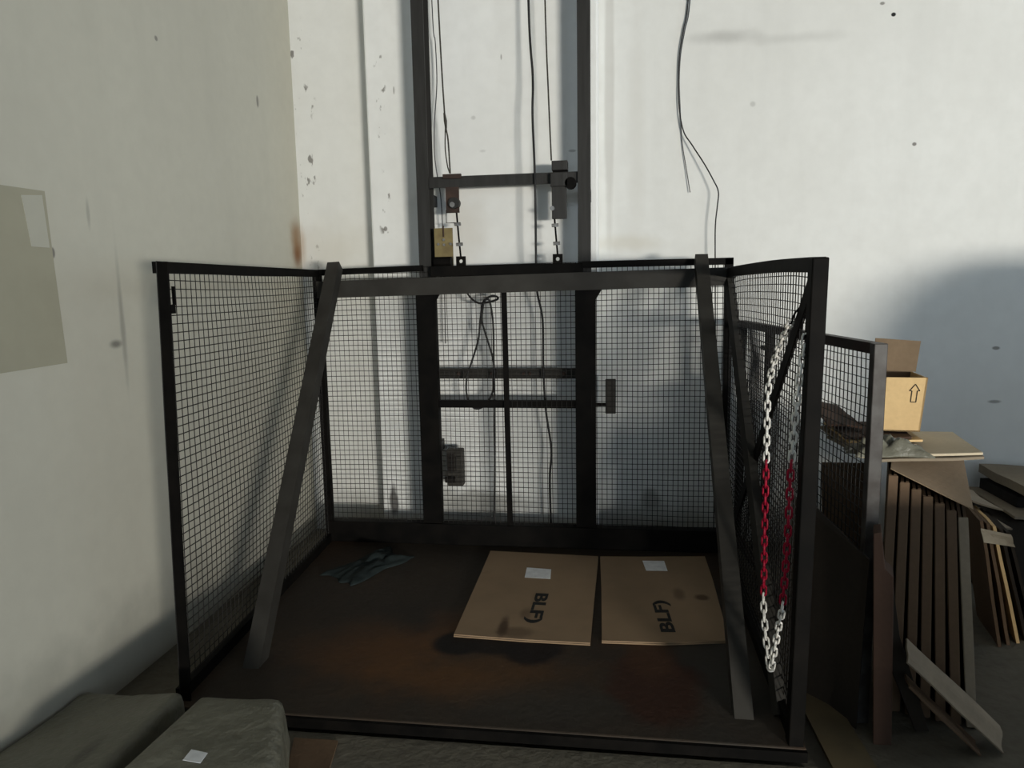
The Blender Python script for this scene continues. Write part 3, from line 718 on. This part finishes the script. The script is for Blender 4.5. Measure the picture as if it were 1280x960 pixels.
flat('splayed_carton', m_card_b, ((0.945, -1.530, 0.225), (1.17, -1.530, 0.006), (1.19, -1.45, 0.006), (0.965, -1.45, 0.225)), 0.006, 'flattened carton slanting to the floor directly below the pale one', wob=0.006, seed=5)

# flat stack lying on top of the standing cartons
FS = 'flat cardboard sheets stacked on top of the standing cartons'
zz = 0.866
specs = [((0.93, -1.15), (1.345, -1.07), (1.40, -0.72), (0.90, -0.72), m_card_g, 0.010, 'flat cardboard sheet overhanging to the right, bottom of the flat stack'),
         ((0.90, -1.13), (1.35, -1.05), (1.41, -0.68), (0.92, -0.66), m_card_p, 0.009, 'long pale cardboard sheet overhanging to the right, second from stack bottom'),
         ((0.88, -1.02), (1.15, -0.98), (1.18, -0.62), (0.90, -0.62), m_card_g, 0.008, 'short cardboard sheet in middle of the flat stack'),
         ((0.90, -1.00), (1.18, -0.96), (1.22, -0.62), (0.92, -0.60), m_card, 0.008, 'short kraft sheet one below the open box'),
         ((0.89, -0.99), (1.14, -0.96), (1.20, -0.66), (0.93, -0.64), m_card_r, 0.008, 'short reddish sheet directly under the open box')]
for i, (a, b, c_, d, m, t, lab) in enumerate(specs):
    z = zz + i * 0.0125
    flat('cardboard_sheet', m, ((*a, z), (*b, z), (*c_, z), (*d, z)), t, lab, FS, wob=0.004, seed=i)
# sheets visible through the mesh, fence side of the stack
flat('tilted_sheet', m_card_r, ((0.87, -0.85, 0.935), (0.99, -0.88, 0.943), (1.0, -0.50, 0.965), (0.86, -0.50, 1.0)), 0.008, 'reddish cardboard sheet tilted up behind the mesh beside the open box', FS, wob=0.015, seed=9)
crumple('plastic_film', m_film, 1.00, -1.10, 0.884, 0.12, 0.06, 0.05, 4.4, 'crumpled grey plastic film on front edge of the flat cardboard stack', 'plastic film', n=22)

# open box with an up arrow
box = thing('open_carton', 'small open kraft box with an up arrow on top of cardboard stack', 'box', (1.14, -0.80, 0.925))
rot = Matrix.Rotation(math.radians(-6), 3, 'Z')
bz0, bz1 = 0.926, 1.138
def bw(x, y, z):
    k = 1 + 0.07 * (z - bz0) / (bz1 - bz0)
    p = rot @ Vector((x * k, y * k, 0)); return Vector((1.132 + p.x + 0.012 * (z - bz0) / 0.23, -0.80 + p.y, z))
hw, hd, tk = 0.070, 0.095, 0.006
def wallp(a, b, z0=bz0, z1=bz1):
    (x0, y0), (x1, y1) = a, b
    n = Vector((y1 - y0, -(x1 - x0))).normalized() * -tk
    return MB().hexa([bw(x0, y0, z0), bw(x1, y1, z0), bw(x1 + n.x, y1 + n.y, z0), bw(x0 + n.x, y0 + n.y, z0)],
                     [bw(x0, y0, z1), bw(x1, y1, z1), bw(x1 + n.x, y1 + n.y, z1), bw(x0 + n.x, y0 + n.y, z1)])
front = wallp((-hw, -hd), (hw, -hd)).build('carton_wall', m_card, box)
wallp((hw, -hd), (hw, hd)).build('carton_wall', m_card, box)
wallp((hw, hd), (-hw, hd)).build('carton_wall', m_card_b, box)
wallp((-hw, hd), (-hw, -hd)).build('carton_wall', m_card, box)
MB().hexa([bw(-hw, -hd, bz0), bw(hw, -hd, bz0), bw(hw, hd, bz0), bw(-hw, hd, bz0)], [bw(-hw, -hd, bz0 + .005), bw(hw, -hd, bz0 + .005), bw(hw, hd, bz0 + .005), bw(-hw, hd, bz0 + .005)]).build('bottom', m_card_b, box)
tp = [bw(-hw, hd, bz1), bw(hw + 0.012, hd, bz1), bw(hw + 0.016, hd, bz1 + 0.125), bw(-hw + 0.004, hd, bz1 + 0.138)]
MB().sheet(tp[0], tp[1], tp[2], tp[3], 0.006, 4, 4, 0.0, 0.004, 2).build('flap', m_card_f, box)
# arrow outline on the front
def aw(x, z): 
    p = bw(x, -hd - 0.0015, z); return p
ax, az = 0.032, 1.065
arrow = [(0, 0.048), (0.017, 0.022), (0.009, 0.022), (0.009, -0.022), (-0.009, -0.022), (-0.009, 0.022), (-0.017, 0.022)]
am = MB()
for i in range(len(arrow)):
    a, b = arrow[i], arrow[(i + 1) % len(arrow)]
    am.bar(aw(ax + a[0], az + a[1]), aw(ax + b[0], az + b[1]), 0.0028, 0.0012, (0.1, -1, 0) if False else (0, 0, 1) if abs(a[1] - b[1]) < 1e-6 else (1, 0, 0))
am.build('arrow_mark', m_ink, front)

# sheets sagging down toward the wall behind the standing cartons
SG = 'thin cardboard sheets sagging behind the standing cartons'
flat('sagging_sheet', m_card_g, ((1.40, -0.46, 0.74), (1.76, -0.42, 0.47), (1.78, -0.10, 0.47), (1.43, -0.12, 0.76)), 0.008, 'greyed sheet sagging down to the right behind the standing cartons', SG, bend=-0.05, wob=0.012, seed=6)
flat('sagging_sheet', m_card_g, ((1.56, -0.34, 0.45), (1.85, -0.34, 0.36), (1.87, -0.02, 0.36), (1.58, -0.02, 0.47)), 0.008, 'greyed sheet lying low on the dark labelled carton', SG, bend=-0.02, wob=0.012, seed=8)

flat('draped_sheet', m_card_s, ((0.975, -1.212, 0.856), (1.245, -1.225, 0.718), (1.46, -0.64, 0.830), (1.19, -0.66, 0.854)), 0.003, 'greyed cardboard sheet draped over the tops of the standing cartons', nu=10, wob=0.002, seed=15)
# bundle of thin boards leaning, held with tape
BG = 'thin boards leaning in a taped bundle'
labs = ['innermost thin brown board of the taped leaning bundle', 'thin brown board second from the inside of the leaning bundle', 'pale lit board in the middle of the leaning bundle', 'dark board right of the pale lit one in leaning bundle', 'outermost dark board of the taped leaning bundle']
for k in range(5):
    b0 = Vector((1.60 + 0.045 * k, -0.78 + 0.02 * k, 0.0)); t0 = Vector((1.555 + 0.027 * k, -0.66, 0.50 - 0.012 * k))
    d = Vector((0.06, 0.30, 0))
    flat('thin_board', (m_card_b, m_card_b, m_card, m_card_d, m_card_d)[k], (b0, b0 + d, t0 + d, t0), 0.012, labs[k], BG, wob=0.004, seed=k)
o = MB().sheet((1.545, -0.676, 0.472), (1.662, -0.682, 0.450), (1.675, -0.694, 0.40), (1.555, -0.689, 0.415), 0.003, 8, 4, 0.004, 0.01, 3).build('packing_tape', m_tape)
tag(settle(o), 'shiny strip of packing tape across top of the leaning board bundle', 'tape')

# dark carton with a white label at the frame edge, flat sheets on it
dc = thing('dark_carton', 'dark brown carton with a white label, by the wall at right edge', 'box', (2.05, 0.05, 0.0))
MB().box(1.80, 2.42, -0.14, 0.34, 0.0, 0.335).build('body', m_card_d, dc, bevel=0.006)
MB().box(1.868, 1.965, -0.1425, -0.1405, 0.035, 0.135).build('label', m_label, dc)
for i, (z, x0, lab) in enumerate(((0.480, 1.90, 'grey-brown sheet, upper of two on the dark carton at right edge'), (0.365, 1.84, 'lower crooked sheet on the dark carton at right edge'))):
    flat('cardboard_sheet', m_card_g, ((x0 + 0.08, -0.22, z + 0.012), (2.5, -0.2, z), (2.5, 0.30, z), (x0 + 0.10, 0.30, z + 0.012)), 0.045 if i == 0 else 0.012, lab, 'sheets on the dark labelled carton', wob=0.012, seed=12 + i)
o = MB().box(2.0, 2.4, -0.08, 0.28, 0.386, 0.440).build('void_block', m_dark)  # near-black block stands in for the shaded void between the sheets
tag(settle(o), 'dark block standing in for the void between the two sheets at right edge', 'box')

# drab board on the floor next to the platform
o = MB().hexa([(0.672, -1.0, 0.0), (0.80, -1.0, 0.0), (0.825, -1.72, 0.0), (0.690, -1.72, 0.0)], [(0.672, -1.0, 0.014), (0.80, -1.0, 0.014), (0.825, -1.72, 0.014), (0.690, -1.72, 0.014)]).build('floor_board', m_plank)
tag(settle(o), 'drab brown board lying flat on the floor beside the platform', 'board')
# scrap of cardboard at the bottom
flat('cardboard_scrap', m_card_b, ((-0.965, -1.95, 0.041), (-0.840, -1.95, 0.041), (-0.880, -1.735, 0.041), (-1.03, -1.735, 0.041)), 0.007, 'small cardboard scrap on the floor in front of the platform', wob=0.003)

# ------------------------------------------------------------------ film-wrapped bundles in the foreground
def bundle(name, corners_top, corners_bot, seed, amp, label, n=26, sticker=None):
    """six-sided soft bundle; every side is a grid whose points are pushed by noise"""
    ct = [Vector(p) for p in corners_top]; cb = [Vector(p) for p in corners_bot]
    t = thing(name, label, 'bundle', (0, 0, 0), 'film-wrapped bundles in the foreground')
    bm = bmesh.new()
    v = [bm.verts.new(p) for p in cb + ct]
    for f in ((3, 2, 1, 0), (4, 5, 6, 7), (0, 1, 5, 4), (1, 2, 6, 5), (2, 3, 7, 6), (3, 0, 4, 7)):
        bm.faces.new([v[i] for i in f])
    bmesh.ops.recalc_face_normals(bm, faces=bm.faces)
    bmesh.ops.bevel(bm, geom=bm.edges[:], offset=0.035, segments=3, affect='EDGES', profile=0.6)
    bmesh.ops.subdivide_edges(bm, edges=[e for e in bm.edges if e.calc_length() > 0.08], cuts=12, use_grid_fill=True)
    bmesh.ops.triangulate(bm, faces=[f for f in bm.faces if len(f.verts) > 4])
    bm.normal_update()
    for q in bm.verts:
        c = q.co
        d = noise.noise(Vector((c.x * 3 + seed, c.y * 3, c.z * 3))) * amp + abs(noise.noise(Vector((c.x * 9 + seed, c.y * 5, c.z * 9)))) * amp * 0.5
        if c.z > 0.075: q.co = c + q.normal * d
        q.co.z = max(q.co.z, 0.037)
        q.co.x = max(q.co.x, WX + 0.004)
    me = bpy.data.meshes.new('film_wrap'); bm.to_mesh(me); bm.free()
    me.materials.append(m_film); me.polygons.foreach_set('use_smooth', [True] * len(me.polygons))
    o = bpy.data.objects.new('film_wrap', me); COL.objects.link(o); o.parent = t
    if sticker:
        from mathutils.bvhtree import BVHTree
        tree = BVHTree.FromPolygons([v.co for v in me.vertices], [tuple(p.vertices) for p in me.polygons])
        hit = [tree.ray_cast(Vector((x, y, 2.0)), Vector((0, 0, -1)))[0] for x, y in sticker]
        MB().prism([p + Vector((0, 0, 0.0015)) for p in hit], (0, 0, 0.0015)).build('sticker', m_label, t)
    return t
bundle('wrapped_bundle', [(-1.85, -2.75, 0.15), (-1.40, -2.75, 0.20), (-1.41, -1.74, 0.190), (-1.85, -1.66, 0.10)], [(-1.85, -2.75, 0.036), (-1.39, -2.75, 0.036), (-1.40, -1.72, 0.036), (-1.85, -1.62, 0.036)], 1.3, 0.02,
       'low grey film-wrapped bundle slumped against the left white wall')
bundle('wrapped_bundle', [(-1.33, -2.55, 0.24), (-0.70, -2.55, 0.22), (-1.025, -1.80, 0.232), (-1.305, -1.81, 0.232)], [(-1.33, -2.55, 0.036), (-0.70, -2.55, 0.036), (-1.02, -1.775, 0.036), (-1.30, -1.78, 0.036)], 6.1, 0.009,
       'taller grey film-wrapped bundle with a white sticker, standing clear of the wall', sticker=[(-1.159, -2.132), (-1.103, -2.139), (-1.108, -2.095), (-1.163, -2.085)])

# ------------------------------------------------------------------ unseen goods added further right to shade the pile and the wall
pl = thing('shading_load', 'rounded film-wrapped pallet load added unseen right of view to cast shade', 'pallet load', (3.0, -1.9, 0.0))
pb = MB()
n = 20
vs_ = []; fs = []
prof = [(0.0, 0.86), (0.4, 0.92), (0.8, 0.98), (1.1, 0.92), (1.28, 0.72), (1.38, 0.45), (1.42, 0.12)]
for z, k in prof:
    for i in range(n):
        a = 2 * math.pi * i / n
        vs_.append((2.80 + 0.66 * k * math.copysign(abs(math.cos(a)) ** 0.7, math.cos(a)), -1.9 + 0.35 * k * math.copysign(abs(math.sin(a)) ** 0.7, math.sin(a)), z + 0.10))
for j in range(len(prof) - 1):
    for i in range(n):
        fs.append((j * n + i, j * n + (i + 1) % n, (j + 1) * n + (i + 1) % n, (j + 1) * n + i))
fs += [tuple(range(n))[::-1], tuple((len(prof) - 1) * n + i for i in range(n))]
pb.add(vs_, fs, True).build('shading_load_body', m_film, pl)
for x in (2.55, 3.05, 3.5):
    MB().box(x - 0.05, x + 0.05, -2.2, -1.6, 0.0, 0.10).build('shading_load_block', m_plank, pl)
for i, lab in enumerate(('large closed carton added on the floor out of view to block light', 'large closed carton added on top of another out of view to block light')):
    o = MB().box(1.45 + i * 0.02, 2.35 - i * 0.03, -3.0, -2.5, 0.402 * i, 0.402 * i + 0.40).build('shading_carton', m_card_b, bevel=0.006)  # added out of view to keep light off the pile fronts
    tag(settle(o), lab, 'box', 'closed cartons added right of the view to block light')
